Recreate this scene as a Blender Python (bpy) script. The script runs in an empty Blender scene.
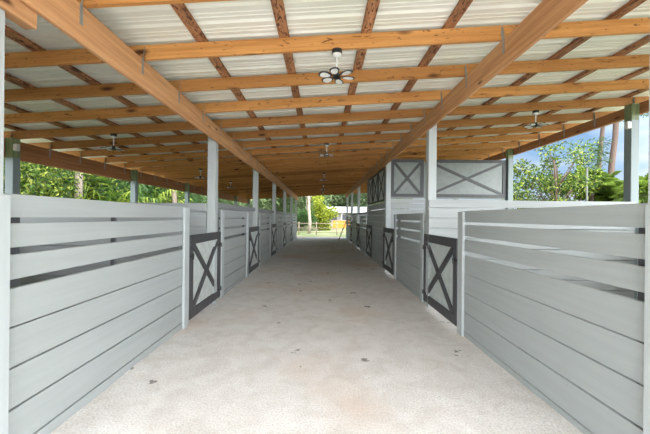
import bpy, bmesh, math, random
from mathutils import Vector, Matrix
R = random.Random(7)
S = bpy.context.scene
COL = S.collection
SL = 0.065                      # roof slope
def rz(x): return 3.15 + SL*x  # underside of rafters at x
ORD = ['first','second','third','fourth','fifth','sixth','seventh','eighth','ninth','tenth','eleventh','twelfth','thirteenth','fourteenth','fifteenth','sixteenth','seventeenth','eighteenth','nineteenth','twentieth',
 'twenty-first','twenty-second','twenty-third','twenty-fourth','twenty-fifth','twenty-sixth','twenty-seventh','twenty-eighth','twenty-ninth','thirtieth','thirty-first','thirty-second','thirty-third','thirty-fourth']

# ---------------------------------------------------------------- materials
def newmat(name):
    m = bpy.data.materials.new(name); m.use_nodes = True
    nt = m.node_tree; b = nt.nodes['Principled BSDF']
    return m, nt, b
def N(nt, t, **kw):
    n = nt.nodes.new(t)
    for k, v in kw.items():
        if k.startswith('i_'):
            n.inputs[k[2:].replace('_', ' ')].default_value = v
        else: setattr(n, k, v)
    return n
def ramp(nt, pts, src):
    r = nt.nodes.new('ShaderNodeValToRGB'); e = r.color_ramp.elements
    while len(e) < len(pts): e.new(0.5)
    for el, (p, c) in zip(e, pts):
        el.position = p; el.color = (c[0], c[1], c[2], 1)
    nt.links.new(src, r.inputs[0]); return r
def mapping(nt, scale, rnd=True):
    tc = N(nt, 'ShaderNodeTexCoord'); mp = N(nt, 'ShaderNodeMapping')
    mp.inputs['Scale'].default_value = scale
    nt.links.new(tc.outputs['Object'], mp.inputs[0])
    if rnd:
        oi = N(nt, 'ShaderNodeObjectInfo'); mu = N(nt, 'ShaderNodeMath', operation='MULTIPLY'); mu.inputs[1].default_value = 37.0
        nt.links.new(oi.outputs['Random'], mu.inputs[0]); nt.links.new(mu.outputs[0], mp.inputs['Location'])
    return mp
def mixc(nt, fac, a, b, mode='MIX'):
    m = N(nt, 'ShaderNodeMix', data_type='RGBA', blend_type=mode)
    for i, v in ((0, fac), (6, a), (7, b)):
        if hasattr(v, 'is_output'): nt.links.new(v, m.inputs[i])
        elif isinstance(v, (int, float)): m.inputs[i].default_value = v
        else: m.inputs[i].default_value = (*v, 1)
    return m.outputs[2]
def bump(nt, b, h, s=.3, d=.01):
    bp = N(nt, 'ShaderNodeBump'); bp.inputs['Strength'].default_value = s; bp.inputs['Distance'].default_value = d
    nt.links.new(h, bp.inputs['Height']); nt.links.new(bp.outputs[0], b.inputs['Normal'])

def paint_mat(name, col, axis='Y', var=.05, rough=.55):
    m, nt, b = newmat(name)
    sc = {'Y': (14, .8, 14), 'X': (.8, 14, 14), 'Z': (14, 14, .8)}[axis]
    n1 = N(nt, 'ShaderNodeTexNoise', i_Scale=1.6, i_Detail=6.0); nt.links.new(mapping(nt, sc).outputs[0], n1.inputs['Vector'])
    n2 = N(nt, 'ShaderNodeTexNoise', i_Scale=1.1, i_Detail=3.0); nt.links.new(mapping(nt, (1, 1, 1)).outputs[0], n2.inputs['Vector'])
    r1 = ramp(nt, [(.3, [c*(1-var) for c in col]), (.7, [min(1, c*(1+var)) for c in col])], n1.outputs[0])
    r2 = ramp(nt, [(.3, (1-var,)*3), (.7, (1, 1, 1))], n2.outputs[0])
    nt.links.new(mixc(nt, 1.0, r1.outputs[0], r2.outputs[0], 'MULTIPLY'), b.inputs['Base Color'])
    b.inputs['Roughness'].default_value = rough
    bump(nt, b, n1.outputs[0], .25, .004)
    return m
def wood_mat(name, c1, c2, cd, axis='X', knots=.5, blotch=None):
    m, nt, b = newmat(name)
    sc = {'X': (.7, 16, 16), 'Y': (16, .7, 16), 'Z': (16, 16, .7)}[axis]
    n1 = N(nt, 'ShaderNodeTexNoise', i_Scale=1.5, i_Detail=8.0, i_Roughness=.6, i_Distortion=.4)
    nt.links.new(mapping(nt, sc).outputs[0], n1.inputs['Vector'])
    base = ramp(nt, [(.28, c1), (.72, c2)], n1.outputs[0]).outputs[0]
    sc2 = {'X': (3, 9, 9), 'Y': (9, 3, 9), 'Z': (9, 9, 3)}[axis]
    v = N(nt, 'ShaderNodeTexVoronoi', i_Scale=.5); nt.links.new(mapping(nt, sc2).outputs[0], v.inputs['Vector'])
    kr = ramp(nt, [(.05, (1, 1, 1)), (.11*knots+.05, (0, 0, 0))], v.outputs['Distance'])
    base = mixc(nt, kr.outputs[0], base, cd)
    oi = N(nt, 'ShaderNodeObjectInfo')
    vr = ramp(nt, [(0, (.62, .58, .52)), (.5, (.88, .86, .82)), (1, (1.0, 1.0, 1.0))], oi.outputs['Random'])
    base = mixc(nt, 1.0, base, vr.outputs[0], 'MULTIPLY')
    if blotch:
        n3 = N(nt, 'ShaderNodeTexNoise', i_Scale=blotch[2], i_Detail=6.0, i_Distortion=1.2); nt.links.new(mapping(nt, {'X': (1, 3, 3), 'Y': (3, 1, 3), 'Z': (3, 3, 1)}[axis]).outputs[0], n3.inputs['Vector'])
        br = ramp(nt, [(blotch[0], (0, 0, 0)), (blotch[0]+.07, (1, 1, 1))], n3.outputs[0])
        base = mixc(nt, br.outputs[0], base, blotch[1])
    nt.links.new(base, b.inputs['Base Color']); b.inputs['Roughness'].default_value = .75
    bump(nt, b, n1.outputs[0], .35, .005)
    return m
def flat_mat(name, col, rough=.5, metal=0.0):
    m, nt, b = newmat(name)
    n = N(nt, 'ShaderNodeTexNoise', i_Scale=9.0, i_Detail=4.0); nt.links.new(mapping(nt, (1, 1, 1)).outputs[0], n.inputs['Vector'])
    r = ramp(nt, [(.3, [c*.88 for c in col]), (.7, [min(1, c*1.08) for c in col])], n.outputs[0])
    nt.links.new(r.outputs[0], b.inputs['Base Color'])
    b.inputs['Roughness'].default_value = rough; b.inputs['Metallic'].default_value = metal
    return m
GREY = (.345, .38, .38)
M = {}
M['board_y'] = paint_mat('grey_paint_lengthwise', GREY, 'Y')
M['board_x'] = paint_mat('grey_paint_crosswise', (.32, .35, .35), 'X')
M['post'] = paint_mat('grey_paint_upright', (.42, .465, .47), 'Z')
M['post_outer'] = paint_mat('slate_paint_upright', (.20, .25, .26), 'Z')
M['treated'] = paint_mat('green_treated_timber', (.20, .25, .12), 'Z', .3)
M['cframe'] = paint_mat('slate_paint_and_stile_shade', (.06, .065, .07), 'Z', .15)
M['rail'] = paint_mat('shaded_grey_rail_paint', (.24, .265, .27), 'Y')  # darker copy of the board grey; shade on the rails put into it
M['char'] = paint_mat('charcoal_paint', (.065, .067, .073), 'Z', .2)
M['beam'] = wood_mat('pine_beam', (.46, .215, .09), (.80, .46, .235), (.13, .05, .02), 'Y', .6)
M['beam_out'] = wood_mat('weathered_eave_beam', (.26, .10, .035), (.46, .21, .085), (.09, .03, .012), 'Y', .6)
M['rafter'] = wood_mat('orange_pine_rafter', (.46, .19, .045), (.74, .375, .12), (.10, .03, .008), 'X', 1.1, (.61, (.20, .075, .022), 9.0))
M['purlin'] = wood_mat('dark_purlin', (.27, .115, .05), (.58, .29, .135), (.05, .015, .008), 'Y', .9, (.53, (.10, .035, .018), 11.0))
M['strap'] = flat_mat('galvanised_strap', (.30, .32, .31), .45, .4)
M['polegrey'] = flat_mat('weathered_grey_pole', (.11, .12, .105), .8)
M['gsheet'] = flat_mat('lightened_infill_sheet', (.50, .55, .54), .55)  # infill sheet lightened for aisle-facing panels; missing light put into the colour
M['black'] = flat_mat('black_metal', (.015, .015, .016), .4)
M['white'] = flat_mat('white_plastic', (.75, .76, .74), .4)
M['boxgrey'] = flat_mat('light_grey_plastic', (.55, .57, .56), .5)
M['sheet'] = flat_mat('galvanised_sheet', (.20, .225, .22), .5, .1)
M['bark'] = wood_mat('tree_bark', (.06, .038, .028), (.13, .085, .062), (.12, .08, .06), 'Z', .6)
M['palebark'] = wood_mat('pale_tree_bark', (.24, .19, .15), (.42, .36, .30), (.2, .15, .1), 'Z', .5)
M['fencewood'] = wood_mat('weathered_fence_wood', (.28, .22, .17), (.44, .37, .30), (.2, .15, .1), 'Z', .4)

# roof sheet
m, nt, b = newmat('cream_roof_sheet')
n = N(nt, 'ShaderNodeTexNoise', i_Scale=.9, i_Detail=4.0); nt.links.new(mapping(nt, (1, 1, 1), False).outputs[0], n.inputs['Vector'])
nt.links.new(ramp(nt, [(.3, (.74, .76, .66)), (.7, (.84, .84, .78))], n.outputs[0]).outputs[0], b.inputs['Base Color'])
b.inputs['Roughness'].default_value = .45; M['roof'] = m
# aisle floor
m, nt, b = newmat('rough_concrete_aisle')
mp = mapping(nt, (1, 1, 1), False)
fine = N(nt, 'ShaderNodeTexNoise', i_Scale=70.0, i_Detail=8.0, i_Roughness=.7); nt.links.new(mp.outputs[0], fine.inputs['Vector'])
big = N(nt, 'ShaderNodeTexNoise', i_Scale=.55, i_Detail=5.0); nt.links.new(mp.outputs[0], big.inputs['Vector'])
mid = N(nt, 'ShaderNodeTexNoise', i_Scale=4.0, i_Detail=7.0, i_Distortion=.8); nt.links.new(mp.outputs[0], mid.inputs['Vector'])
c = ramp(nt, [(.28, (.46, .44, .415)), (.5, (.72, .71, .69)), (.72, (.88, .875, .86))], fine.outputs[0]).outputs[0]
c = mixc(nt, 1.0, c, ramp(nt, [(.3, (.86, .845, .825)), (.6, (1, 1, 1))], mid.outputs[0]).outputs[0], 'MULTIPLY')
c = mixc(nt, ramp(nt, [(.52, (0, 0, 0)), (.66, (.6, .6, .6))], big.outputs[0]).outputs[0], c, (.60, .46, .36))
vor = N(nt, 'ShaderNodeTexVoronoi', i_Scale=1.7); nt.links.new(mp.outputs[0], vor.inputs['Vector'])
wn = N(nt, 'ShaderNodeTexNoise', i_Scale=9.0, i_Detail=3.0); nt.links.new(mp.outputs[0], wn.inputs['Vector'])
ad = N(nt, 'ShaderNodeMath', operation='ADD'); nt.links.new(vor.outputs['Distance'], ad.inputs[0]); nt.links.new(wn.outputs[0], ad.inputs[1])
c = mixc(nt, ramp(nt, [(.52, (.75, .75, .75)), (.56, (0, 0, 0))], ad.outputs[0]).outputs[0], c, (.12, .10, .085))
# faint shade towards the barn's far end, put into the floor colour
geo = N(nt, 'ShaderNodeSeparateXYZ'); nt.links.new(mp.outputs[0], geo.inputs[0])
mr = N(nt, 'ShaderNodeMapRange'); mr.inputs['From Min'].default_value = 4.5; mr.inputs['From Max'].default_value = 12
mr.inputs['To Min'].default_value = 0; mr.inputs['To Max'].default_value = .05; nt.links.new(geo.outputs['Y'], mr.inputs['Value'])
mm = N(nt, 'ShaderNodeMath', operation='MULTIPLY'); nt.links.new(mr.outputs[0], mm.inputs[0]); nt.links.new(ramp(nt, [(.3, (.5, .5, .5)), (.6, (1, 1, 1))], mid.outputs[0]).outputs[0], mm.inputs[1])
c = mixc(nt, mm.outputs[0], c, (.36, .345, .325))
nt.links.new(c, b.inputs['Base Color']); b.inputs['Roughness'].default_value = .9
bump(nt, b, fine.outputs[0], .8, .012); M['floor'] = m
# ground
m, nt, b = newmat('patchy_pasture')
mp = mapping(nt, (1, 1, 1), False)
n1 = N(nt, 'ShaderNodeTexNoise', i_Scale=.35, i_Detail=8.0, i_Roughness=.65); nt.links.new(mp.outputs[0], n1.inputs['Vector'])
nt.links.new(ramp(nt, [(.35, (.07, .12, .03)), (.52, (.18, .20, .09)), (.66, (.30, .26, .17))], n1.outputs[0]).outputs[0], b.inputs['Base Color'])
b.inputs['Roughness'].default_value = 1; M['grass'] = m
m, nt, b = newmat('stall_sand')
n1 = N(nt, 'ShaderNodeTexNoise', i_Scale=6.0, i_Detail=8.0); nt.links.new(mapping(nt, (1, 1, 1), False).outputs[0], n1.inputs['Vector'])
nt.links.new(ramp(nt, [(.3, (.48, .46, .42)), (.7, (.70, .67, .62))], n1.outputs[0]).outputs[0], b.inputs['Base Color'])
b.inputs['Roughness'].default_value = 1; M['sand'] = m

def leaf_mat(name, cols, tr=.35):
    m, nt, b = newmat(name)
    at = N(nt, 'ShaderNodeAttribute'); at.attribute_name = 'tint'
    r = ramp(nt, [(i/(len(cols)-1), c) for i, c in enumerate(cols)], at.outputs['Fac'])
    nt.links.new(r.outputs[0], b.inputs['Base Color']); b.inputs['Roughness'].default_value = .5
    t = N(nt, 'ShaderNodeBsdfTranslucent'); nt.links.new(r.outputs[0], t.inputs[0])
    mx = N(nt, 'ShaderNodeMixShader'); mx.inputs[0].default_value = tr
    nt.links.new(b.outputs[0], mx.inputs[1]); nt.links.new(t.outputs[0], mx.inputs[2])
    nt.links.new(mx.outputs[0], nt.nodes['Material Output'].inputs[0]); return m
M['leaf_bright'] = leaf_mat('bright_green_leaves', [(0.008, 0.024, 0.003), (0.022, 0.058, 0.006), (0.07, 0.15, 0.014), (0.285, 0.352, 0.04), (0.418, 0.437, 0.091)])
M['leaf_dark'] = leaf_mat('dark_green_leaves', [(0.009, 0.03, 0.007), (0.03, 0.084, 0.018), (0.06, 0.144, 0.024), (0.132, 0.216, 0.048)])
M['leaf_palm'] = leaf_mat('mid_green_palm_leaves', [(.03, .06, .012), (.12, .19, .03), (.26, .38, .06), (.42, .50, .14)])
M['leaf_yellow'] = leaf_mat('yellow_green_leaves', [(0.087, 0.149, 0.012), (0.223, 0.285, 0.019), (0.347, 0.372, 0.031), (0.409, 0.409, 0.074)])
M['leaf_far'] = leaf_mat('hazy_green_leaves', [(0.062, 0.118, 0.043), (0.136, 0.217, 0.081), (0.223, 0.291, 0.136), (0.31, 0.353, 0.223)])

# ---------------------------------------------------------------- mesh helpers
def BM(): return bmesh.new()
def box(bm, x0, x1, y0, y1, z0, z1, bev=0.0, mat=None):
    r = bmesh.ops.create_cube(bm, size=1.0)
    vs = r['verts']
    bmesh.ops.transform(bm, matrix=Matrix.Translation(((x0+x1)/2, (y0+y1)/2, (z0+z1)/2)) @ Matrix.Diagonal((abs(x1-x0), abs(y1-y0), abs(z1-z0), 1)), verts=vs)
    if mat is not None: bmesh.ops.transform(bm, matrix=mat, verts=vs)
    if bev:
        es = list({e for v in vs for e in v.link_edges})
        bmesh.ops.bevel(bm, geom=es, offset=bev, segments=1, affect='EDGES')
    return bm
def bar(bm, p, q, w, t, up=(0, 0, 1)):
    """rectangular bar from p to q; w across, t along 'up x dir' normal"""
    p = Vector(p); q = Vector(q); d = (q-p); L = d.length; d.normalize()
    n = Vector(up).normalized(); s = d.cross(n).normalized(); n = s.cross(d).normalized()
    mt = Matrix((s, d, n)).transposed().to_4x4(); mt.translation = (p+q)/2
    r = bmesh.ops.create_cube(bm, size=1.0)
    bmesh.ops.transform(bm, matrix=mt @ Matrix.Diagonal((w, L, t, 1)), verts=r['verts']); return bm
def cyl(bm, p, q, r1, r2=None, seg=16):
    p = Vector(p); q = Vector(q); d = q-p
    rot = d.to_track_quat('Z', 'Y').to_matrix().to_4x4(); rot.translation = (p+q)/2
    bmesh.ops.create_cone(bm, cap_ends=True, segments=seg, radius1=r1, radius2=r1 if r2 is None else r2, depth=d.length, matrix=rot); return bm
def obj(name, bm, mat, parent=None, smooth=False):
    me = bpy.data.meshes.new(name); bm.normal_update(); bm.to_mesh(me); bm.free()
    if smooth:
        for p in me.polygons: p.use_smooth = True
    me.materials.append(mat)
    o = bpy.data.objects.new(name, me); COL.objects.link(o)
    if parent: o.parent = parent
    return o
def center(o):
    """move a top-level mesh's origin to the middle of its base"""
    me = o.data; xs = [v.co for v in me.vertices]
    c = Vector(((min(v.x for v in xs)+max(v.x for v in xs))/2, (min(v.y for v in xs)+max(v.y for v in xs))/2, min(v.z for v in xs)))
    me.transform(Matrix.Translation(-c)); o.location = c; return o
def tag(o, label, cat, group=None, kind=None):
    o['label'] = label; o['category'] = cat
    if group: o['group'] = group
    if kind: o['kind'] = kind
    return o
def empty(name, loc, label, cat, group=None, rot=0):
    o = bpy.data.objects.new(name, None); o.empty_display_size = .1; COL.objects.link(o)
    o.location = loc; o.rotation_euler = (0, 0, rot); return tag(o, label, cat, group)
def struct(name, bm, mat):
    o = obj(name, bm, mat); o['kind'] = 'structure'; return o
def copy_tree(root, loc=None, rot=None, scale=None, label=None):
    def cp(o, par):
        c = o.copy(); COL.objects.link(c); c.parent = par
        for ch in list(o.children): cp(ch, c)
        return c
    kids = list(root.children)
    c = root.copy(); COL.objects.link(c)
    for ch in kids: cp(ch, c)
    if loc: c.location = loc
    if rot is not None: c.rotation_euler = (0, 0, rot)
    if scale: c.scale = scale
    if label: c['label'] = label
    return c

# ---------------------------------------------------------------- layout
PER = 3.62
PZ = [1.75] + [5.57 + PER*k for k in range(6)]     # post lines
Y_END = 24.35
XI, XO = 1.87, 5.3

# ground, aisle, stall sand
bm = BM(); bmesh.ops.create_grid(bm, x_segments=40, y_segments=40, size=110, matrix=Matrix.Translation((0, 60, -.06)))
struct('ground', bm, M['grass'])
bm = BM(); box(bm, -6.6, 6.6, -22, Y_END+.7, -.3, -.012); struct('barn_pad', bm, M['sand'])
bm = BM()
nx, ny = 46, 330
import mathutils.noise as mn
vv = []
for j in range(ny+1):
    row = []
    for i in range(nx+1):
        x = -1.93 + 3.86*i/nx; y = -6 + (Y_END+.55+6)*j/ny
        h = mn.noise(Vector((x*.9, y*.9, 0)))*.008 + mn.noise(Vector((x*6, y*6, 3)))*.005
        e = max(0, abs(x)-1.62)/.25
        h += min(1, e)*(.012 + .022*max(0, mn.noise(Vector((x*2, y*1.7, 9)))))
        row.append(bm.verts.new((x, y, h)))
    vv.append(row)
for j in range(ny):
    for i in range(nx): bm.faces.new((vv[j][i], vv[j][i+1], vv[j+1][i+1], vv[j+1][i]))
o = struct('floor', bm, M['floor'])
for p in o.data.polygons: p.use_smooth = True

# roof sheet (ribs run across the barn)
bm = BM(); XR0, XR1 = -6.0, 6.0; Y0 = -1.6
prof = []
y = Y0
while y < Y_END+.4:
    prof += [(y, 0), (y+.045, 0), (y+.05, .006), (y+.06, .006), (y+.065, 0), (y+.1, 0), (y+.105, .006), (y+.115, .006), (y+.12, 0), (y+.155, 0), (y+.17, .022), (y+.2, .022), (y+.215, 0)]
    y += .23
up = 0.14 + .042
rows = []
for (yy, dz) in prof:
    rows.append((bm.verts.new((XR0, yy, rz(XR0)+up+dz)), bm.verts.new((XR1, yy, rz(XR1)+up+dz))))
for a, b2 in zip(rows, rows[1:]): bm.faces.new((a[0], a[1], b2[1], b2[0]))
o = struct('ceiling', bm, M['roof'])
sm = o.modifiers.new('thickness', 'SOLIDIFY'); sm.thickness = .004; sm.offset = 1

# rafters across the barn
SP = .81
raf_y = []
k = -5
rid = 0
ang = math.atan(SL)
while 3.21 + SP*k < Y_END+.05:
    yy = 3.21 + SP*k; raf_y.append(yy); k += 1
for i, yy in enumerate(raf_y):
    bm = BM(); L = (XR1-XR0-.1)
    box(bm, -L/2, L/2, -.02, .02, 0, .14, .003)
    o = obj('rafter', bm, M['rafter'])
    o.location = (0, yy, rz(0)); o.rotation_euler = (0, -ang, 0)
    vis = i-5
    if vis < 0: lab = 'orange pine roof rafter over the viewer, %s behind the rafter nearest in view' % ORD[-vis-1]
    else: lab = 'orange pine roof rafter spanning the barn, %s from the front' % ORD[vis]
    tag(o, lab, 'rafter', 'pine roof rafters')
# purlins along the barn
pl = .425 - .81*7
for i in range(15):
    x = pl + .81*i
    bm = BM(); box(bm, -.05, .05, Y0+.05, Y_END+.3, 0, .04, .003)
    o = obj('purlin', bm, M['purlin']); o.location = (x, 0, rz(x)+.14+.0005); o.rotation_euler = (0, -ang, 0)
    tag(o, 'dark stained roof purlin running lengthwise under the metal sheet, %s from the left' % ORD[i], 'purlin', 'dark roof purlins')

# long beams with straps
def long_beam(name, xa, xb, y0, y1, zref, label, mat, strap_side, depth=.272):
    zt = rz(min(xa, xb)) - .002
    root = empty(name, ((xa+xb)/2, (y0+y1)/2, zt-depth), label, 'beam', 'long roof beams')
    ox, oy, oz = root.location
    bm = BM(); box(bm, xa-ox, xb-ox, y0-oy, y1-oy, 0, depth, .004); obj('timber', bm, mat, root)
    if strap_side:
        xs = (xb if strap_side > 0 else xa) - ox
        for yy in raf_y:
            if yy < y0 or yy > y1 or yy > 19: continue
            bm = BM(); s = strap_side
            box(bm, xs+s*.0008, xs+s*.0045, yy-.055-oy, yy-.025-oy, depth-.15, depth+.0, 0)
            bar(bm, (xs+s*.003, yy-.04-oy, depth-.02), (xs+s*.012, yy-.026-oy, depth+.12), .03, .003, up=(1, .5, 0))
            obj('strap', bm, M['strap'], root)
    return root
long_beam('roof_beam', -1.80, -1.76, Y0, Y_END+.1, 0, 'long pine roof beam along the left side of the aisle, metal straps at the rafters', M['beam'], +1)
long_beam('roof_beam', 1.76, 1.80, Y0, Y_END+.1, 0, 'long pine roof beam along the right side of the aisle', M['beam'], -1)
long_beam('roof_beam', -5.45, -5.373, Y0, Y_END+.1, 0, 'reddish brown eave beam on the outer posts of the left stalls', M['beam_out'], +1, .33)
long_beam('roof_beam', 5.373, 5.45, Y0, Y_END+.1, 0, 'brown eave beam on the outer posts of the right stalls, against the sky', M['beam_out'], -1, .185)
bm = BM(); box(bm, -1.865, -1.785, 1.2, 2.03, 2.655, rz(-1.8)-.276, .004)
tag(center(obj('bolster_block', bm, M['beam'])), 'short pine block with a sawn end under the beam at the upper left corner', 'beam')

# posts
for side, sn in ((-1, 'left'), (1, 'right')):
    for i, y in enumerate(PZ):
        xc = side*XI
        zt = min(rz(xc-.07), rz(xc+.07)) - .003
        if i == 0 and side < 0: zt = 2.652
        bm = BM(); box(bm, -.068, .068, -.075, .075, 0, zt+.03, .006)
        o = obj('aisle_post', bm, M['post']); o.location = (xc, y+((.02 if side < 0 else -.025) if i == 0 else 0), -.03)
        tag(o, 'tall grey painted post on the %s side of the aisle, %s from the front' % (sn, ORD[i]), 'post', 'grey posts along the aisle')
        xc = side*XO
        if side < 0:  zt = rz(-5.37)-.003
        else: zt = rz(5.3-.07)-.003
        r = empty('eave_post', (side*XO, y, -.03), 'dark grey outer post under the %s eave beam, %s from the front' % (sn, ORD[i]), 'post', 'outer posts under the eaves')
        zc = 2.5 if side < 0 else 3.24
        bm = BM(); box(bm, -.07, .07, -.07, .07, 0, zc, .006); obj('post_body', bm, M['post_outer'], r)
        bm = BM(); box(bm, -.069, .069, -.069, .069, zc+.0005, zt+.03 - (.0), .004); obj('unpainted_top', bm, M['treated'], r)
# (the eave beam sits on the inner face of each outer post)

# stall front panels
def panel(side, y0, y1, dz, label, stiles=(), near=False):
    """boards from y0 to y1 incl. upright trims at both ends"""
    s = side
    root = empty('stall_front_panel', (s*1.85, (y0+y1)/2, 0), label, 'fence panel', 'board panels along the aisle')
    oy = (y0+y1)/2; X = lambda d: s*(d-1.85)     # d = distance from aisle centre
    lv = [(1.50, 1.64), (1.32, 1.465), (1.13, 1.278), (.850, 1.078), (.607, .84), (.361, .596), (.115, .349), (-.02, .103)]
    for (a, b2) in lv:
        bm = BM(); lo = max(-.02, a+dz) if a > 0 else a
        j = R.uniform(-.002, .002)
        xs = sorted((X(1.832+j), X(1.862+j)))
        box(bm, xs[0], xs[1], y0+.03-oy, y1-.03-oy, lo, b2+dz, .0035)
        obj('board', bm, M['board_y'], root)
    for (ya, yb) in ((y0, y0+.145), (y1-.145, y1)):
        bm = BM(); xs = sorted((X(1.795), X(1.829))); box(bm, xs[0], xs[1], ya-oy, yb-oy, -.02, 1.63+dz, .004)
        obj('end_trim', bm, M['post'], root)
    for y in stiles:
        bm = BM(); xs = sorted((X(1.866), X(1.905))); box(bm, xs[0], xs[1], y-(.045 if y < 2.5 or y > 5 else .014)-oy, y+(.045 if y < 2.5 or y > 5 else .014)-oy, -.02, 1.60+dz, .003)
        obj('stile', bm, M['cframe'], root)  # frame paint kept dark to stand in for shade behind the boards
    return root
G0, G1 = 4.46, 5.84
for side, sn, dz in ((-1, 'left', -.018), (1, 'right', -.04)):
    G0, G1 = (4.46, 5.84) if side < 0 else (4.31, 5.72)
    panel(side, 1.735 if side < 0 else 1.66, G0-.03, dz, 'grey board stall panel nearest the viewer on the %s side of the aisle' % sn, (1.87,) if side > 0 else (1.97, 2.95), True)
    for k in range(5):
        if side > 0 and k == 1: continue
        y0 = (G1 if k == 0 else 5.84)+PER*k+.03; y1 = 4.46+PER*(k+1)-.03
        if k == 4: y1 = y0+3.0
        panel(side, y0, y1, dz, 'grey board stall panel on the %s side, %s beyond the nearest gate' % (sn, {0: 'directly'}.get(k, ORD[k]+' panel on') if k else 'directly'), (y0+.2, y1-.2))

# gates
def gate(side, y0, y1, label):
    s = side; oy = (y0+y1)/2; hz = .5*(y1-y0)-.015
    root = empty('stall_gate', (s*1.815, oy, 0), label, 'gate', 'charcoal cross-braced stall gates')
    X = lambda d: s*(d-1.815)
    xs = sorted((X(1.800), X(1.828))); z0, z1 = .07, 1.235; w = .115
    def bx(name, a, b2, c, d, mat=M['char'], xx=xs, bev=.003):
        bm = BM(); box(bm, xx[0], xx[1], a, b2, c, d, bev); return obj(name, bm, mat, root)
    bx('top_rail', -hz, hz, z1-.13, z1); bx('bottom_rail', -hz, hz, z0, z0+.13)
    bx('side_rail', -hz, -hz+w, z0+.131, z1-.131); bx('side_rail', hz-w, hz, z0+.131, z1-.131)
    xi = sorted((X(1.829), X(1.840))); bx('infill_sheet', -hz+.01, hz-.01, z0+.02, z1-.02, M['gsheet'], xi, 0)
    for sg, dd in ((1, 0), (-1, .0015)):
        bm = BM(); xm = X(1.812+dd)
        a = Vector((xm, sg*(-hz+w+.02), z0+.14)); b2 = Vector((xm, sg*(hz-w-.02), z1-.14))
        bar(bm, a, b2, .085, .022, up=(s, 0, 0)); obj('cross_brace', bm, M['char'], root)
    # latch towards the viewer, hinges at the far side
    la = bx('latch', -hz-.03, -hz+.10, .93, .965, M['black'], sorted((X(1.780), X(1.799))), .003)
    bm = BM(); cyl(bm, (X(1.77), -hz+.03, .90), (X(1.77), -hz+.03, .985), .011, seg=10); obj('latch_bolt', bm, M['black'], la)
    for zz in (.2, .98):
        bm = BM(); xx = sorted((X(1.787), X(1.799))); box(bm, xx[0], xx[1], hz-.14, hz+.01, zz, zz+.035, .002)
        cyl(bm, (X(1.79), hz+.006, zz-.02), (X(1.79), hz+.006, zz+.055), .009, seg=10); obj('hinge', bm, M['black'], root)
for side, sn in ((-1, 'left'), (1, 'right')):
    G0, G1 = (4.46, 5.84) if side < 0 else (4.31, 5.72)
    for k in range(5):
        if k: G0, G1 = 4.46, 5.84
        gate(side, G0+PER*k, G1+PER*k, 'charcoal gate with crossed braces on the %s side of the aisle, %s from the front' % (sn, ORD[k]))

# rail between the left aisle posts above the panels
for side, sn in ((-1, 'left'), (1, 'right')):
    for i in range(1, 6):
        if side > 0 and i in (1, 2): continue
        a = PZ[i]+.077; b2 = PZ[i+1]-.077
        bm = BM(); box(bm, -.02, .02, a, b2, 1.655, 1.75, .004)
        o = center(obj('top_rail', bm, M['rail'])); o.location.x = side*1.885
        tag(o, 'grey rail between aisle posts on the %s side above the panels, %s from the front' % (sn, ORD[i-1]), 'rail', 'rails between the aisle posts')

# lateral stall partitions
def partition(side, y, ztop, label, gap=True, x0=1.94):
    s = side
    root = empty('stall_partition', (s*3.6, y, 0), label, 'partition', 'cross partitions between the stalls')
    def bd(name, z0, z1, th=.0, m_=M['board_x']):
        xs = sorted((s*(x0-3.6), s*(5.26-3.6))); bm = BM(); box(bm, xs[0], xs[1], -.018-th, .018, z0, z1, .003); obj(name, bm, m_, root)
    bd('cap_rail', ztop-.12, ztop, .012)
    z = ztop-.12 - (.055 if gap else .022)
    first = True
    while z > .03:
        h = .215 if gap and first else .158
        z0 = max(-.02, z-h)
        bd('board', z0, z); z = z0 - (.012); first = False
for i, y in enumerate(PZ[1:6]):
    partition(-1, y-.1, 1.72, 'pale grey board partition across the left stalls, %s from the front' % ORD[i])
partition(-1, 1.64, 2.72, 'unseen full height grey board partition added to shade the nearest left stall', False)  # out of view; added to block light from behind into the left stall
partition(1, 1.60, 1.60, 'unseen grey board partition added to shade the nearest right stall', False)  # unseen; put in to cut the light reaching the right stall
partition(1, PZ[1]-.1, 1.815, 'pale grey board partition across the right stalls behind the nearest panel', False, 1.80)
for i, y in enumerate(PZ[4:6]):
    partition(1, y-.1, 1.72, 'grey board partition across the far right stalls, %s beyond the enclosed room' % ORD[i])

# outer back walls, boards with gaps
for side, sn in ((-1, 'left'), (1, 'right')):
    for i in range(6):
        a = PZ[i]+.08; b2 = PZ[i+1]-.08; oy = (a+b2)/2
        root = empty('stall_back_wall', (side*5.36, oy, 0), 'grey board back wall between outer posts of the %s stalls, %s from the front' % (sn, ORD[i]), 'fence panel', 'outer board walls of the stalls')
        for (z0, z1) in ((-.02, .24), (.245, .50), (.505, .76), (.765, 1.02), (1.06, 1.2), (1.24, 1.38), (1.41, 1.53)):
            bm = BM(); box(bm, -.015, .015, a-oy, b2-oy, z0, z1, 0); obj('board', bm, M['board_y'], root)

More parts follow.
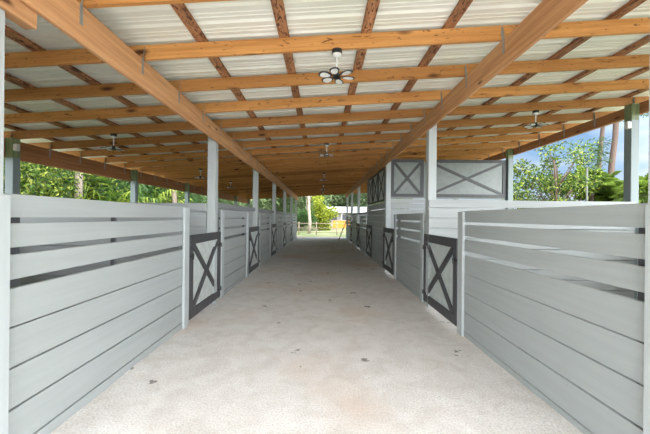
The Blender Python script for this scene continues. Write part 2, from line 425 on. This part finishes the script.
# enclosed room on the right between third and fourth post lines
def cross_panel(root, mapf, a0, a1, z0, z1, w=.07, sm='sheet'):
    """framed sheet with X battens; mapf(a, z, d) -> point"""
    def slab(name, pa, pb, pc, pd, d0, d1, mat):
        bm = BM(); vs = [bm.verts.new(mapf(a, z, d)) for d in (d0, d1) for (a, z) in (pa, pb, pc, pd)]
        for f in ((0, 1, 2, 3), (7, 6, 5, 4), (0, 4, 5, 1), (1, 5, 6, 2), (2, 6, 7, 3), (3, 7, 4, 0)): bm.faces.new([vs[q] for q in f])
        bmesh.ops.recalc_face_normals(bm, faces=bm.faces); return obj(name, bm, mat, root)
    slab('infill_sheet', (a0, z0), (a1, z0), (a1, z1), (a0, z1), .0, .012, M[sm])
    fr = BM()
    def pc(pa, pb, pc_, pd, d1=.034):
        vs = [fr.verts.new(mapf(a, z, d)) for d in (.0125, d1) for (a, z) in (pa, pb, pc_, pd)]
        for f in ((0, 1, 2, 3), (7, 6, 5, 4), (0, 4, 5, 1), (1, 5, 6, 2), (2, 6, 7, 3), (3, 7, 4, 0)): fr.faces.new([vs[q] for q in f])
    pc((a0, z0), (a1, z0), (a1, z0+w), (a0, z0+w)); pc((a0, z1-w), (a1, z1-w), (a1, z1), (a0, z1))
    pc((a0, z0+w), (a0+w, z0+w), (a0+w, z1-w), (a0, z1-w)); pc((a1-w, z0+w), (a1, z0+w), (a1, z1-w), (a1-w, z1-w))
    bmesh.ops.recalc_face_normals(fr, faces=fr.faces); obj('cross_frame', fr, M['cframe'], root)
    for q, (za, zb) in enumerate(((z0+w, z1-w), (z1-w, z0+w))):
        b_ = BM(); aa, ab = a0+w, a1-w; L = math.hypot(ab-aa, zb-za); nx_, nz_ = -(zb-za)/L*w*.42, (ab-aa)/L*w*.42
        dd = .030-.001*q
        vs = [b_.verts.new(mapf(a, z, d)) for d in (.0125, dd) for (a, z) in ((aa-nx_, za-nz_), (ab-nx_, zb-nz_), (ab+nx_, zb+nz_), (aa+nx_, za+nz_))]
        for f in ((0, 1, 2, 3), (7, 6, 5, 4), (0, 4, 5, 1), (1, 5, 6, 2), (2, 6, 7, 3), (3, 7, 4, 0)): b_.faces.new([vs[q2] for q2 in f])
        bmesh.ops.recalc_face_normals(b_, faces=b_.faces); obj('cross_brace', b_, M['cframe'], root)
yF = PZ[2]+.04
root = empty('room_wall', (3.55, yF, 0), 'pale grey board wall with crossed upper panels closing the room behind the right stalls', 'wall')
z = -.02; 
while z < 2.0:
    bm = BM(); z1 = min(z+.163, 2.06); box(bm, 1.94-3.55, 5.22-3.55, -.015+R.uniform(-.002, .002), .015, z, z1-.011, .003); obj('board', bm, M['board_x'], root); z += .163
bm = BM(); box(bm, 1.94-3.55, 5.22-3.55, -.014, .016, 2.063, 3.10, 0); obj('backing_board', bm, M['sheet'], root)
cross_panel(root, lambda a, z, d: (a-3.55, -.0145-d, z), 1.955, 2.88, 2.11, 3.17, .085)
cross_panel(root, lambda a, z, d: (a-3.55, -.0145-d, z), 3.00, 5.20, 2.11, 3.17, .085)
# aisle side wall of the room
ya, yb = 5.84+PER+.02, PZ[3]-.085; yc = (ya+yb)/2
root = empty('room_wall', (1.85, yc, 0), 'grey board wall with a row of crossed upper panels facing the aisle on the right', 'wall')
z = -.02
while z < 1.95:
    bm = BM(); box(bm, -.016, .018, ya-yc, yb-yc, z, z+.190, .003); obj('board', bm, M['board_y'], root); z += .2
seg = (yb-ya)/3
for q in range(3):
    cross_panel(root, lambda a, z, d: (-d, a-yc, z), ya+q*seg+.01, ya+(q+1)*seg-.01, 2.0, 2.99, .06, 'gsheet')
bm = BM(); box(bm, -.03, .0, -.06, .06, 0, 2.98, .003)
o = obj('door_post', bm, M['cframe']); o.location = (1.83, yb+.09, -.01); tag(o, 'dark upright at the far corner of the room on the right', 'post')
# coiled rope on the room wall
bm = BM()
for q in range(4):
    n = 20; rr = .12+.012*q; rows = []
    for a in range(n):
        t = a/n*math.tau; ring = []
        for c_ in range(6):
            u = c_/6*math.tau; ring.append(bm.verts.new((-.02-.012*math.cos(u)-.006*q, (rr+.012*math.sin(u))*math.cos(t), (rr+.012*math.sin(u))*1.3*math.sin(t))))
        rows.append(ring)
    for a in range(n):
        for c_ in range(6): bm.faces.new((rows[a][c_], rows[(a+1) % n][c_], rows[(a+1) % n][(c_+1) % 6], rows[a][(c_+1) % 6]))
o = obj('coiled_rope', bm, M['white'], None, True); o.location = (1.815, yb-.12, 1.85); tag(o, 'white rope coiled and hung at the far corner of the room on the right', 'rope')
# leaning pole at far end
bm = BM(); cyl(bm, (1.12, 21.2, .0), (1.77, 21.9, 1.56), .032, .028, 10)
tag(center(obj('leaning_pole', bm, M['fencewood'])), 'thin wooden pole leaning on the stall panel at the far right of the aisle', 'pole')

# ceiling fans
def make_fan(loc, label):
    root = empty('ceiling_fan', loc, label, 'ceiling fan', 'small ceiling fans')
    def part(name, f, mat, par=root, smooth=False):
        bm = BM(); f(bm); return obj(name, bm, mat, par, smooth)
    part('mount_block', lambda b_: (cyl(b_, (0, 0, -.04), (0, 0, .0045), .05, seg=24)), M['black'])
    def dome(b_):
        prev = None
        for k in range(6):
            t = k/5*math.pi/2; r = .045*math.cos(t)+.004; z = -.0355-.04*math.sin(t)
            ring = [b_.verts.new((r*math.cos(a/20*math.tau), r*math.sin(a/20*math.tau), z)) for a in range(20)]
            if prev:
                for a in range(20): b_.faces.new((prev[a], ring[a], ring[(a+1) % 20], prev[(a+1) % 20]))
            prev = ring
        b_.faces.new(prev)
    part('canopy', dome, M['white'], smooth=True)
    part('rod', lambda b_: cyl(b_, (0, 0, -.22), (0, 0, -.077), .009, seg=10), M['white'])
    part('motor', lambda b_: (cyl(b_, (0, 0, -.242), (0, 0, -.20), .03, .02, 18), cyl(b_, (0, 0, -.272), (0, 0, -.2425), .04, .034, 18)), M['black'])
    for k in range(6):
        a = k/6*math.tau+.3; tilt = .12
        def petal(sc, z0, z1):
            b_ = BM(); pts = []
            for t in range(16):
                u = t/16*math.tau; px = .120+.070*sc*math.cos(u); w = .046*sc*(1+.25*math.cos(u)); py = w*math.sin(u)
                pts.append((px, py))
            for zz in (z0, z1):
                pass
            lo = [b_.verts.new((x*math.cos(a)-y_*math.sin(a), x*math.sin(a)+y_*math.cos(a), z0+y_*tilt)) for x, y_ in pts]
            hi = [b_.verts.new((x*math.cos(a)-y_*math.sin(a), x*math.sin(a)+y_*math.cos(a), z1+y_*tilt)) for x, y_ in pts]
            b_.faces.new(lo[::-1]); b_.faces.new(hi)
            for t in range(16): b_.faces.new((lo[t], lo[(t+1) % 16], hi[(t+1) % 16], hi[t]))
            return b_
        bl = obj('blade', petal(.74, -.264, -.259), M['white'], root)
        rim = obj('blade_rim', petal(1.0, -.2585, -.252), M['black'], bl)
        bm = BM(); bar(bm, (.028*math.cos(a), .028*math.sin(a), -.255), (.06*math.cos(a), .06*math.sin(a), -.255), .012, .005); obj('blade_arm', bm, M['black'], bl)
    return root
f0 = make_fan((.137, 3.215, rz(.137)-.005+0), 'small ceiling fan with dark-rimmed white blades, nearest of those over the aisle')
for (x, y, lab) in ((.10, 7.26, 'small white ceiling fan over the aisle, second from the front'), (.08, 12.12, 'small white ceiling fan over the aisle, third from the front'),
                    (.08, 16.17, 'small white ceiling fan over the aisle, fourth from the front'), (.08, 20.22, 'small white ceiling fan at the far end of the aisle'),
                    (-3.62, 5.64, 'small ceiling fan over the left stalls, nearest the front'), (-3.62, 9.69, 'small ceiling fan over the left stalls, second from the front'),
                    (-3.62, 12.93, 'small ceiling fan over the left stalls, third from the front'),
                    (3.70, 5.64, 'small white ceiling fan over the right stalls beside the sky')):
    copy_tree(f0, (x, y, rz(x)-.005), R.uniform(0, 1), None, lab)

# junction boxes on the outer posts
for s, z, sn in ((-1, 2.58, 'left'), (1, 3.06, 'right')):
    r = empty('junction_box', (s*5.197, 5.53, z), 'small pale electrical box on the near outer post at %s' % sn, 'electrical box', 'electrical boxes on outer posts')
    bm = BM(); box(bm, -.035, .035, -.03, .03, 0, .12, .006); obj('box_body', bm, M['boxgrey'], r)
    bm = BM(); box(bm, -.031, .031, -.037, -.0305, .008, .112, .003); obj('cover', bm, M['white'], r)

# ---------------------------------------------------------------- outdoors
def leaves(n, pts, size, asp=.45, droop=0.0, seed=0):
    """mesh of bent leaf quads; pts() -> (position, outward)"""
    rr = random.Random(seed); verts = []; faces = []; tint = []
    for k in range(n):
        p, out = pts(rr)
        d = Vector((rr.uniform(-1, 1), rr.uniform(-1, 1), rr.uniform(-.9, .7))) + out*.7; d.z -= droop
        d.normalize(); s = d.cross(Vector((rr.uniform(-1, 1), rr.uniform(-1, 1), rr.uniform(-.3, 1)))).normalized()
        nn = s.cross(d); L = size*rr.uniform(.6, 1.4); W = L*asp*.5
        b0 = len(verts)
        verts += [p, p+d*L*.5+s*W+nn*W*.3, p+d*L-nn*L*.12, p+d*L*.5-s*W+nn*W*.3]
        faces.append((b0, b0+1, b0+2, b0+3)); t = min(1, max(0, rr.gauss(.45, .25))); tint += [t]*4
    me = bpy.data.meshes.new('foliage'); me.from_pydata([tuple(v) for v in verts], [], faces)
    at = me.attributes.new('tint', 'FLOAT', 'POINT'); at.data.foreach_set('value', tint); return me
def blob_pts(blobs):
    def f(rr):
        c, r = blobs[rr.randrange(len(blobs))]
        v = Vector((rr.gauss(0, 1), rr.gauss(0, 1), rr.gauss(0, 1))).normalized()
        q = r*(rr.random()**.45)
        return Vector(c)+Vector((v.x, v.y, v.z*.8))*q, v
    return f
def trunk_bm(segs):
    bm = BM()
    for pts, r0, r1 in segs:
        n = len(pts)
        rings = []
        for i, p in enumerate(pts):
            p = Vector(p); r = r0+(r1-r0)*i/(n-1)
            d = (Vector(pts[min(i+1, n-1)])-Vector(pts[max(i-1, 0)])).normalized(); s = d.cross(Vector((.3, 1, .1))).normalized(); t = d.cross(s)
            rings.append([bm.verts.new(p+(s*math.cos(a/8*math.tau)+t*math.sin(a/8*math.tau))*r) for a in range(8)])
        for a, b2 in zip(rings, rings[1:]):
            for k in range(8): bm.faces.new((a[k], a[(k+1) % 8], b2[(k+1) % 8], b2[k]))
        bm.faces.new(rings[0][::-1]); bm.faces.new(rings[-1])
    return bm
def curve_pts(p, q, n, wob, rr):
    p = Vector(p); q = Vector(q); return [p.lerp(q, i/(n-1)) + (Vector((rr.uniform(-wob, wob), rr.uniform(-wob, wob), 0)) if 0 < i else Vector()) for i in range(n)]
def make_tree(name, cat, label, loc, H, cr, nb, nl, lsize, mat, bark, tr=.12, seed=1, c0=.35, group=None, droop=0, br=None):
    rr = random.Random(seed); root = empty(name, loc, label, cat, group)
    blobs = []; segs = [(curve_pts((0, 0, -.1), (rr.uniform(-.2, .2), rr.uniform(-.2, .2), H*.8), 7, cr*.05, rr), tr, tr*.35)]
    for k in range(nb):
        zc = H*(c0+(1-c0)*rr.random())*.93; wid = cr*math.sin(math.pi*min(1, max(.12, (zc/H-c0*.7)/(1.15-c0*.7))))
        a = rr.uniform(0, math.tau); q = wid*rr.random()**.5*.85
        c = (q*math.cos(a), q*math.sin(a), zc); blobs.append((c, (br or cr*.38)*rr.uniform(.6, 1.15)))
        segs.append((curve_pts((0, 0, max(.1, zc-H*.28)), c, 4, cr*.06, rr), tr*.35, tr*.08))
    o = obj('trunk', trunk_bm(segs), bark, root, True)
    me = leaves(nl, blob_pts(blobs), lsize, seed=seed, droop=droop); me.materials.append(mat)
    f = bpy.data.objects.new('foliage', me); COL.objects.link(f); f.parent = root
    return root
def make_palm(name, label, loc, H, nf, fl, mat, bark, seed=1, group=None, fan=False, tr=.13):
    rr = random.Random(seed); root = empty(name, loc, label, 'palm', group)
    if H > .3: obj('trunk', trunk_bm([(curve_pts((0, 0, -.1), (rr.uniform(-.2, .2), 0, H), 6, .03, rr), tr, tr*.75)]), bark, root, True)
    verts = []; faces = []; tint = []
    for k in range(nf):
        a = k*2.399; el = rr.uniform(-.3, 1.35); L = fl*rr.uniform(.75, 1.15)
        d = Vector((math.cos(a)*math.cos(el), math.sin(a)*math.cos(el), math.sin(el))); p = Vector((0, 0, H)); t0 = rr.uniform(.2, .7)
        n = 16
        if fan: 
            q = p + d*L*.45; s0 = d.cross(Vector((0, 0, 1))).normalized(); 
            for i in range(18):
                u = (i/17-.5)*3.6; dd = (d*math.cos(u)+s0*math.sin(u)).normalized(); s = dd.cross(Vector((0, 0, 1)) if abs(dd.z) < .95 else Vector((1, 0, 0))).normalized()*L*.035
                b0 = len(verts); e = q+dd*L*.55; verts += [q-s*.3, q+s*.3, q+dd*L*.35+s, e+Vector((0, 0, -L*.14)), q+dd*L*.35-s]
                faces.append((b0, b0+1, b0+2, b0+3, b0+4)); tint += [min(1, max(0, t0+rr.uniform(-.2, .2)))]*5
            continue
        for i in range(n):
            s = d.cross(Vector((0, 0, 1))).normalized() if abs(d.z) < .98 else Vector((1, 0, 0))
            for sg in (-1, 1):
                ll = L*.34*math.sin(math.pi*(.12+.8*i/n)); tip = p + (s*sg*rr.uniform(.5, 1)+d*rr.uniform(.3, .7))*ll + Vector((0, 0, -ll*rr.uniform(.2, 1.2))); w = d*L*.02
                b0 = len(verts); verts += [p-w, p+w, tip]; faces.append((b0, b0+1, b0+2)); tint += [min(1, max(0, t0+rr.uniform(-.2, .2)))]*3
            p = p+d*L/n; d = (d+Vector((0, 0, -.085))).normalized()
    me = bpy.data.meshes.new('fronds'); me.from_pydata([tuple(v) for v in verts], [], faces)
    at = me.attributes.new('tint', 'FLOAT', 'POINT'); at.data.foreach_set('value', tint); me.materials.append(mat)
    f = bpy.data.objects.new('fronds', me); COL.objects.link(f); f.parent = root
    return root
def put(px, z, gz=-.06): return ((px-321.5)/325*z, z, gz)    # spot on the ground seen at photo column px

# left: shrubs and palms behind the outer posts
GL = 'shrubs and palms growing left of the barn'
bushL = make_tree('bush', 'bush', 'bright leafy bush with pale tangled stems just right of the nearest left outer post', put(40, 11.5), 4.3, 2.3, 34, 16000, .12, M['leaf_bright'], M['palebark'], .07, 3, .12, GL)
bushD = make_tree('bush', 'bush', 'dark green dense bush right of the pale trunk on the left', put(98, 14.5), 4.6, 2.6, 30, 16000, .14, M['leaf_dark'], M['bark'], .08, 5, .12, GL)
copy_tree(bushL, put(-6, 10.5), 1.2, (1, 1, 1.05), 'bright leafy bush behind the nearest left outer post')
copy_tree(bushL, put(66, 15.5), 2.9, (1.15, 1.15, 1.15), 'bright bush behind the pale trunk on the left')
copy_tree(bushD, put(120, 18.5), 2.2, (1.2, 1.2, 1.1), 'dark bush seen on both sides of the second left outer post')
copy_tree(bushL, put(152, 21.5), 4.2, (1.2, 1.2, 1.0), 'light green bush between the second and third left outer posts')
copy_tree(bushD, put(178, 26.0), 5.2, (1.3, 1.3, 1.1), 'dark bush beside the third left outer post')
copy_tree(bushD, put(30, 18.5), 3.7, (1.3, 1.3, 1.35), 'dark bush in the second row left of the barn, behind the bright nearest bush')
copy_tree(bushD, put(90, 23), 1.1, (1.5, 1.5, 1.45), 'dark bush standing in the second row behind the left palms')
copy_tree(bushL, put(140, 28), .4, (1.5, 1.5, 1.35), 'bright bush in the second row between the left outer posts')
pal = make_palm('areca_palm', 'feathery green palm left of the second left outer post', put(112, 12.8), 1.7, 30, 1.9, M['leaf_bright'], M['bark'], 3, GL, tr=.06)
copy_tree(pal, put(90, 13.4), 1.0, (1.1, 1.1, 1.1), 'feathery green palm right of the pale trunk on the left')
copy_tree(pal, put(146, 15.6), 2.0, (1, 1, 1.05), 'feathery green palm right of the second left outer post')
copy_tree(pal, put(166, 20.5), 2.7, (1.1, 1.1, 1), 'feathery green palm left of the third left outer post')
bm = trunk_bm([(curve_pts((0, 0, -.1), (.15, 0, 7), 7, .05, R), .14, .1)])
o = obj('slender_tree', bm, M['palebark'], None, True); o.location = put(76, 11.2); tag(o, 'pale upright tree trunk rising through bushes on the left', 'tree')
bm = trunk_bm([(curve_pts((0, 0, -.1), (-.25, 0, 5.5), 6, .05, R), .13, .09)])
o = obj('slender_tree', bm, M['palebark'], None, True); o.location = put(177, 16.0); tag(o, 'slim pale leaning tree trunk left of the third left outer post', 'tree')

# right: loose tree, palms, pines
GR = 'trees and palms growing right of the barn'
make_tree('oak_tree', 'tree', 'loose leafy tree against the sky between the right outer posts', put(557, 13.2), 5.0, 1.75, 26, 6500, .12, M['leaf_bright'], M['bark'], .09, 11, .2, GR, br=.55)
lt = make_tree('oak_tree', 'tree', 'sparse lower tree beside the far right outer post', put(528, 13.5), 3.7, 1.3, 14, 2600, .12, M['leaf_bright'], M['bark'], .06, 17, .2, GR, br=.42)
b1 = make_tree('bush', 'bush', 'yellow green low bush behind the right partition, left end', put(533, 15), 2.7, 1.5, 16, 6000, .12, M['leaf_yellow'], M['bark'], .05, 21, .1, GR)
b2_ = make_tree('bush', 'bush', 'dense green bush under the loose tree on the right', put(575, 14.5), 3.6, 1.7, 20, 8500, .13, M['leaf_bright'], M['bark'], .06, 23, .1, GR)
copy_tree(bushD, put(612, 17), 2.0, (.8, .8, .64), 'dark green bush at the foot of the two pines')
copy_tree(b2_, put(655, 14), 2.0, (.9, .9, .85), 'green bush right of the nearest right outer post')
pf = make_palm('fan_palm', 'fan palm with round dark crown left of the pine trunks', put(591, 15.0), 3.0, 34, 1.35, M['leaf_palm'], M['bark'], 5, GR, True)
copy_tree(pf, put(603, 16.0), 1.3, (.95, .95, .88), 'fan palm between the two pine trunks')
copy_tree(pf, put(622, 15.2), 2.3, (.9, .9, .80), 'fan palm right of the pine trunks, partly behind the outer post')
copy_tree(pf, put(644, 13.0), 3.3, (.9, .9, .85), 'fan palm seen between the two right posts')
def pine(px0, px1, y, H, label, seed, r):
    a = Vector(put(px0, y)); dx = (px1-px0)/325*y
    rr = random.Random(seed); root = empty('pine_tree', tuple(a), label, 'tree', GR)
    top = Vector((dx*H/5.0, 0, H))
    segs = [(curve_pts((0, 0, -.1), top, 9, .04, rr), r, r*.55)]; blobs = []
    for k in range(16):
        t = rr.uniform(.55, 1.0) if k > 2 else .38+.04*k; p = top*t; an = rr.uniform(0, math.tau); L = rr.uniform(.9, 1.9)*(1.3-t)
        if k < 3: an = math.pi+rr.uniform(-.4, .4); L = .5
        q = p+Vector((math.cos(an)*L, math.sin(an)*L, .15)); segs.append((curve_pts(p, q, 4, .08, rr), .03, .012)); blobs.append((q, .28))
    obj('trunk', trunk_bm(segs), M['bark'], root, True)
    me = leaves(2400, blob_pts(blobs), .2, .12, seed=seed); me.materials.append(M['leaf_dark'])
    f = bpy.data.objects.new('needles', me); COL.objects.link(f); f.parent = root
pine(590, 599, 19, 12, 'slender pine with side branches, left of the two pines against the sky', 31, .15)
pine(605, 612, 17, 12, 'straight reddish pine trunk, right of the two pines against the sky', 33, .17)
bm = BM(); cyl(bm, (0, 0, 0), (0, 0, 3.65), .035, seg=12); cyl(bm, (0, 0, 3.65), (0, 0, 3.68), .045, seg=12)
o = obj('utility_pole', bm, M['polegrey'], None, True); o.location = put(586.5, 13.0); tag(o, 'short white pole standing left of the pine trunks', 'pole')

# far end: fence, trees, house
for i, px in enumerate((268, 285, 299, 316.5, 337, 357, 380)):
    bm = BM(); cyl(bm, (0, 0, -.1), (0, 0, 1.15), .045, .04, 10); o = obj('fence_post', bm, M['fencewood'], None, True); o.location = put(px, 29.0)
    tag(o, 'wooden pasture fence post beyond the barn, %s from the left' % ORD[i], 'fence post', 'pasture fence posts beyond the barn')
for z, w in ((1.02, 'top'), (.62, 'middle'), (.25, 'bottom')):
    bm = BM(); cyl(bm, (-5.6, 0, z), (6.2, 0, z), .024, seg=8); o = obj('fence_rail', bm, M['fencewood'], None, True); o.location = (0, 28.94, -.06)
    tag(o, '%s rail of the wooden pasture fence beyond the barn' % w, 'fence rail', 'pasture fence rails')
GF = 'trees beyond the pasture'
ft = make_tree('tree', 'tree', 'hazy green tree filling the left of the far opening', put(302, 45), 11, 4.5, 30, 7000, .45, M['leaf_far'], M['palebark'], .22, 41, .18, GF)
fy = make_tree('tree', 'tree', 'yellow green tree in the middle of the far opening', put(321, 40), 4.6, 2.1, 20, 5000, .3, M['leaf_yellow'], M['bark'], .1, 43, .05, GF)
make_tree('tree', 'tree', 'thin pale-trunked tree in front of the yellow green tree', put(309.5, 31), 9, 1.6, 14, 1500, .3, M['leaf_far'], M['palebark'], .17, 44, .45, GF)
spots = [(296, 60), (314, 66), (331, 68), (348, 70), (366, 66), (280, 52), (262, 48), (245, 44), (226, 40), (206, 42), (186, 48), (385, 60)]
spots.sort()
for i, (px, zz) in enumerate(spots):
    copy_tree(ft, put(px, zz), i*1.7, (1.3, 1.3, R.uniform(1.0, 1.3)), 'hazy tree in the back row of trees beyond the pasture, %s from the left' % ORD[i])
fd = copy_tree(bushD, put(301, 37), 1, (.75, .75, .55), 'dark low bush beside the pale trunk beyond the fence')
# house
root = empty('house', put(340, 52), 'low white-roofed house with shaded porch beyond the pasture at right', 'house', None)
def hp(name, f, mat): bm = BM(); f(bm); return obj(name, bm, mat, root)
M['hroof'] = flat_mat('white_metal_roof', (.42, .44, .46), .5); M['hwall'] = flat_mat('house_wall', (.34, .32, .30), .8); M['orange'] = flat_mat('orange_paint', (.50, .20, .015), .6); M['dark'] = flat_mat('dark_window_glass', (.05, .06, .07), .2)
hp('wall', lambda b_: box(b_, -1.6, 7.6, 1.2, 6, 0, 2.35), M['hwall'])
def roof(b_):
    pts = [(-2.3, .0, 2.35), (8.3, 0, 2.35), (8.3, 3.6, 3.3), (-2.3, 3.6, 3.3), (-2.3, 7, 2.35), (8.3, 7, 2.35)]
    v = [b_.verts.new(p) for p in pts]; w = [b_.verts.new((p[0], p[1], p[2]+.14)) for p in pts]
    for f in ((0, 1, 2, 3), (3, 2, 5, 4)): b_.faces.new([v[q] for q in f][::-1]); b_.faces.new([w[q] for q in f])
    for f in ((0, 1), (1, 2), (2, 5), (5, 4), (4, 3), (3, 0)): b_.faces.new((v[f[0]], v[f[1]], w[f[1]], w[f[0]]))
hp('roof', roof, M['hroof'])
for x in (-.9, .9, 2.7, 4.5, 6.3):
    hp('window', lambda b_: box(b_, x-.45, x+.45, 1.17, 1.199, 1.2, 2.0), M['dark'])
for x in (-2.1, .3, 2.7, 5.1, 8.1):
    hp('porch_post', lambda b_: box(b_, x-.06, x+.06, .1, .22, 0, 2.35), M['hroof'])
bm = BM(); box(bm, -.9, 3.2, -.06, .06, 0, 1.05, .01); box(bm, -.95, 3.25, -.08, .08, 1.05, 1.12, .01)
o = obj('orange_wall', bm, M['orange']); o.location = put(339, 47); tag(o, 'low orange wall in front of the white-roofed house', 'wall')

# ---------------------------------------------------------------- light
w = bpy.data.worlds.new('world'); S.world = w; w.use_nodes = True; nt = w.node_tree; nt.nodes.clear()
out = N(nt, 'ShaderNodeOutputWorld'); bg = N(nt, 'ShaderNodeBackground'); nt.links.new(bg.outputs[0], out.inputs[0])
tc = N(nt, 'ShaderNodeTexCoord'); sp = N(nt, 'ShaderNodeSeparateXYZ'); nt.links.new(tc.outputs['Generated'], sp.inputs[0])
sky = ramp(nt, [(0, (.62, .74, .88)), (.12, (.34, .54, .80)), (.35, (.17, .36, .70)), (1, (.12, .28, .62))], sp.outputs['Z']).outputs[0]
mp = N(nt, 'ShaderNodeMapping'); mp.inputs['Scale'].default_value = (1.6, 1.6, 6); nt.links.new(tc.outputs['Generated'], mp.inputs[0])
cn = N(nt, 'ShaderNodeTexNoise', i_Scale=2.2, i_Detail=7.0, i_Distortion=.5); nt.links.new(mp.outputs[0], cn.inputs['Vector'])
sky = mixc(nt, ramp(nt, [(.47, (0, 0, 0)), (.70, (.8, .8, .8))], cn.outputs[0]).outputs[0], sky, (.72, .78, .86))
# sky glow added behind the viewer, on the sun's side, to light the interior
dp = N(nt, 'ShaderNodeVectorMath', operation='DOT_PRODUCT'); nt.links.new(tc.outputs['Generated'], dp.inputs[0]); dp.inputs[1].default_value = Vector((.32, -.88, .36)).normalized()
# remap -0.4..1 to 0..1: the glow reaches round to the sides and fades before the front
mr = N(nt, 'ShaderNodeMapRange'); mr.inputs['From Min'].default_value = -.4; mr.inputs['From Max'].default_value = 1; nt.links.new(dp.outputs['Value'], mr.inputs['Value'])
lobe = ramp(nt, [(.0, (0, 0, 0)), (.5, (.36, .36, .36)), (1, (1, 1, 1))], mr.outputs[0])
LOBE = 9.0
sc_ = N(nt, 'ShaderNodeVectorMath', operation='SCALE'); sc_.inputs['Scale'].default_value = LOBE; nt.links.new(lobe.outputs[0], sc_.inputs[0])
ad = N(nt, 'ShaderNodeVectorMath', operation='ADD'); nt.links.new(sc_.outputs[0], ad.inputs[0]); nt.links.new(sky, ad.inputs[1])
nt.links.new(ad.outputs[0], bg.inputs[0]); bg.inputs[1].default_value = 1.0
sun = bpy.data.lights.new('sun', 'SUN'); sun.energy = 2.5; sun.angle = math.radians(4); sun.color = (1, .96, .9)
so = bpy.data.objects.new('sun', sun); COL.objects.link(so)
so.rotation_euler = Vector((-.55, 1.0, -1.6)).to_track_quat('-Z', 'Y').to_euler()

cam = bpy.data.cameras.new('camera'); co = bpy.data.objects.new('camera', cam); COL.objects.link(co)
co.location = (0, 0, 1.5); co.rotation_euler = (math.pi/2, -.010, 0)
cam.sensor_width = 36; cam.lens = 18.0; cam.shift_x = 3.5/650; cam.shift_y = -.5/650*-1
cam.clip_end = 500; S.camera = co
S.view_settings.view_transform = 'Standard'; S.view_settings.look = 'None'; S.view_settings.gamma = 1; S.view_settings.use_curve_mapping = False
S.view_settings.exposure = 0.19
S.cycles.max_bounces = 10; S.cycles.diffuse_bounces = 7
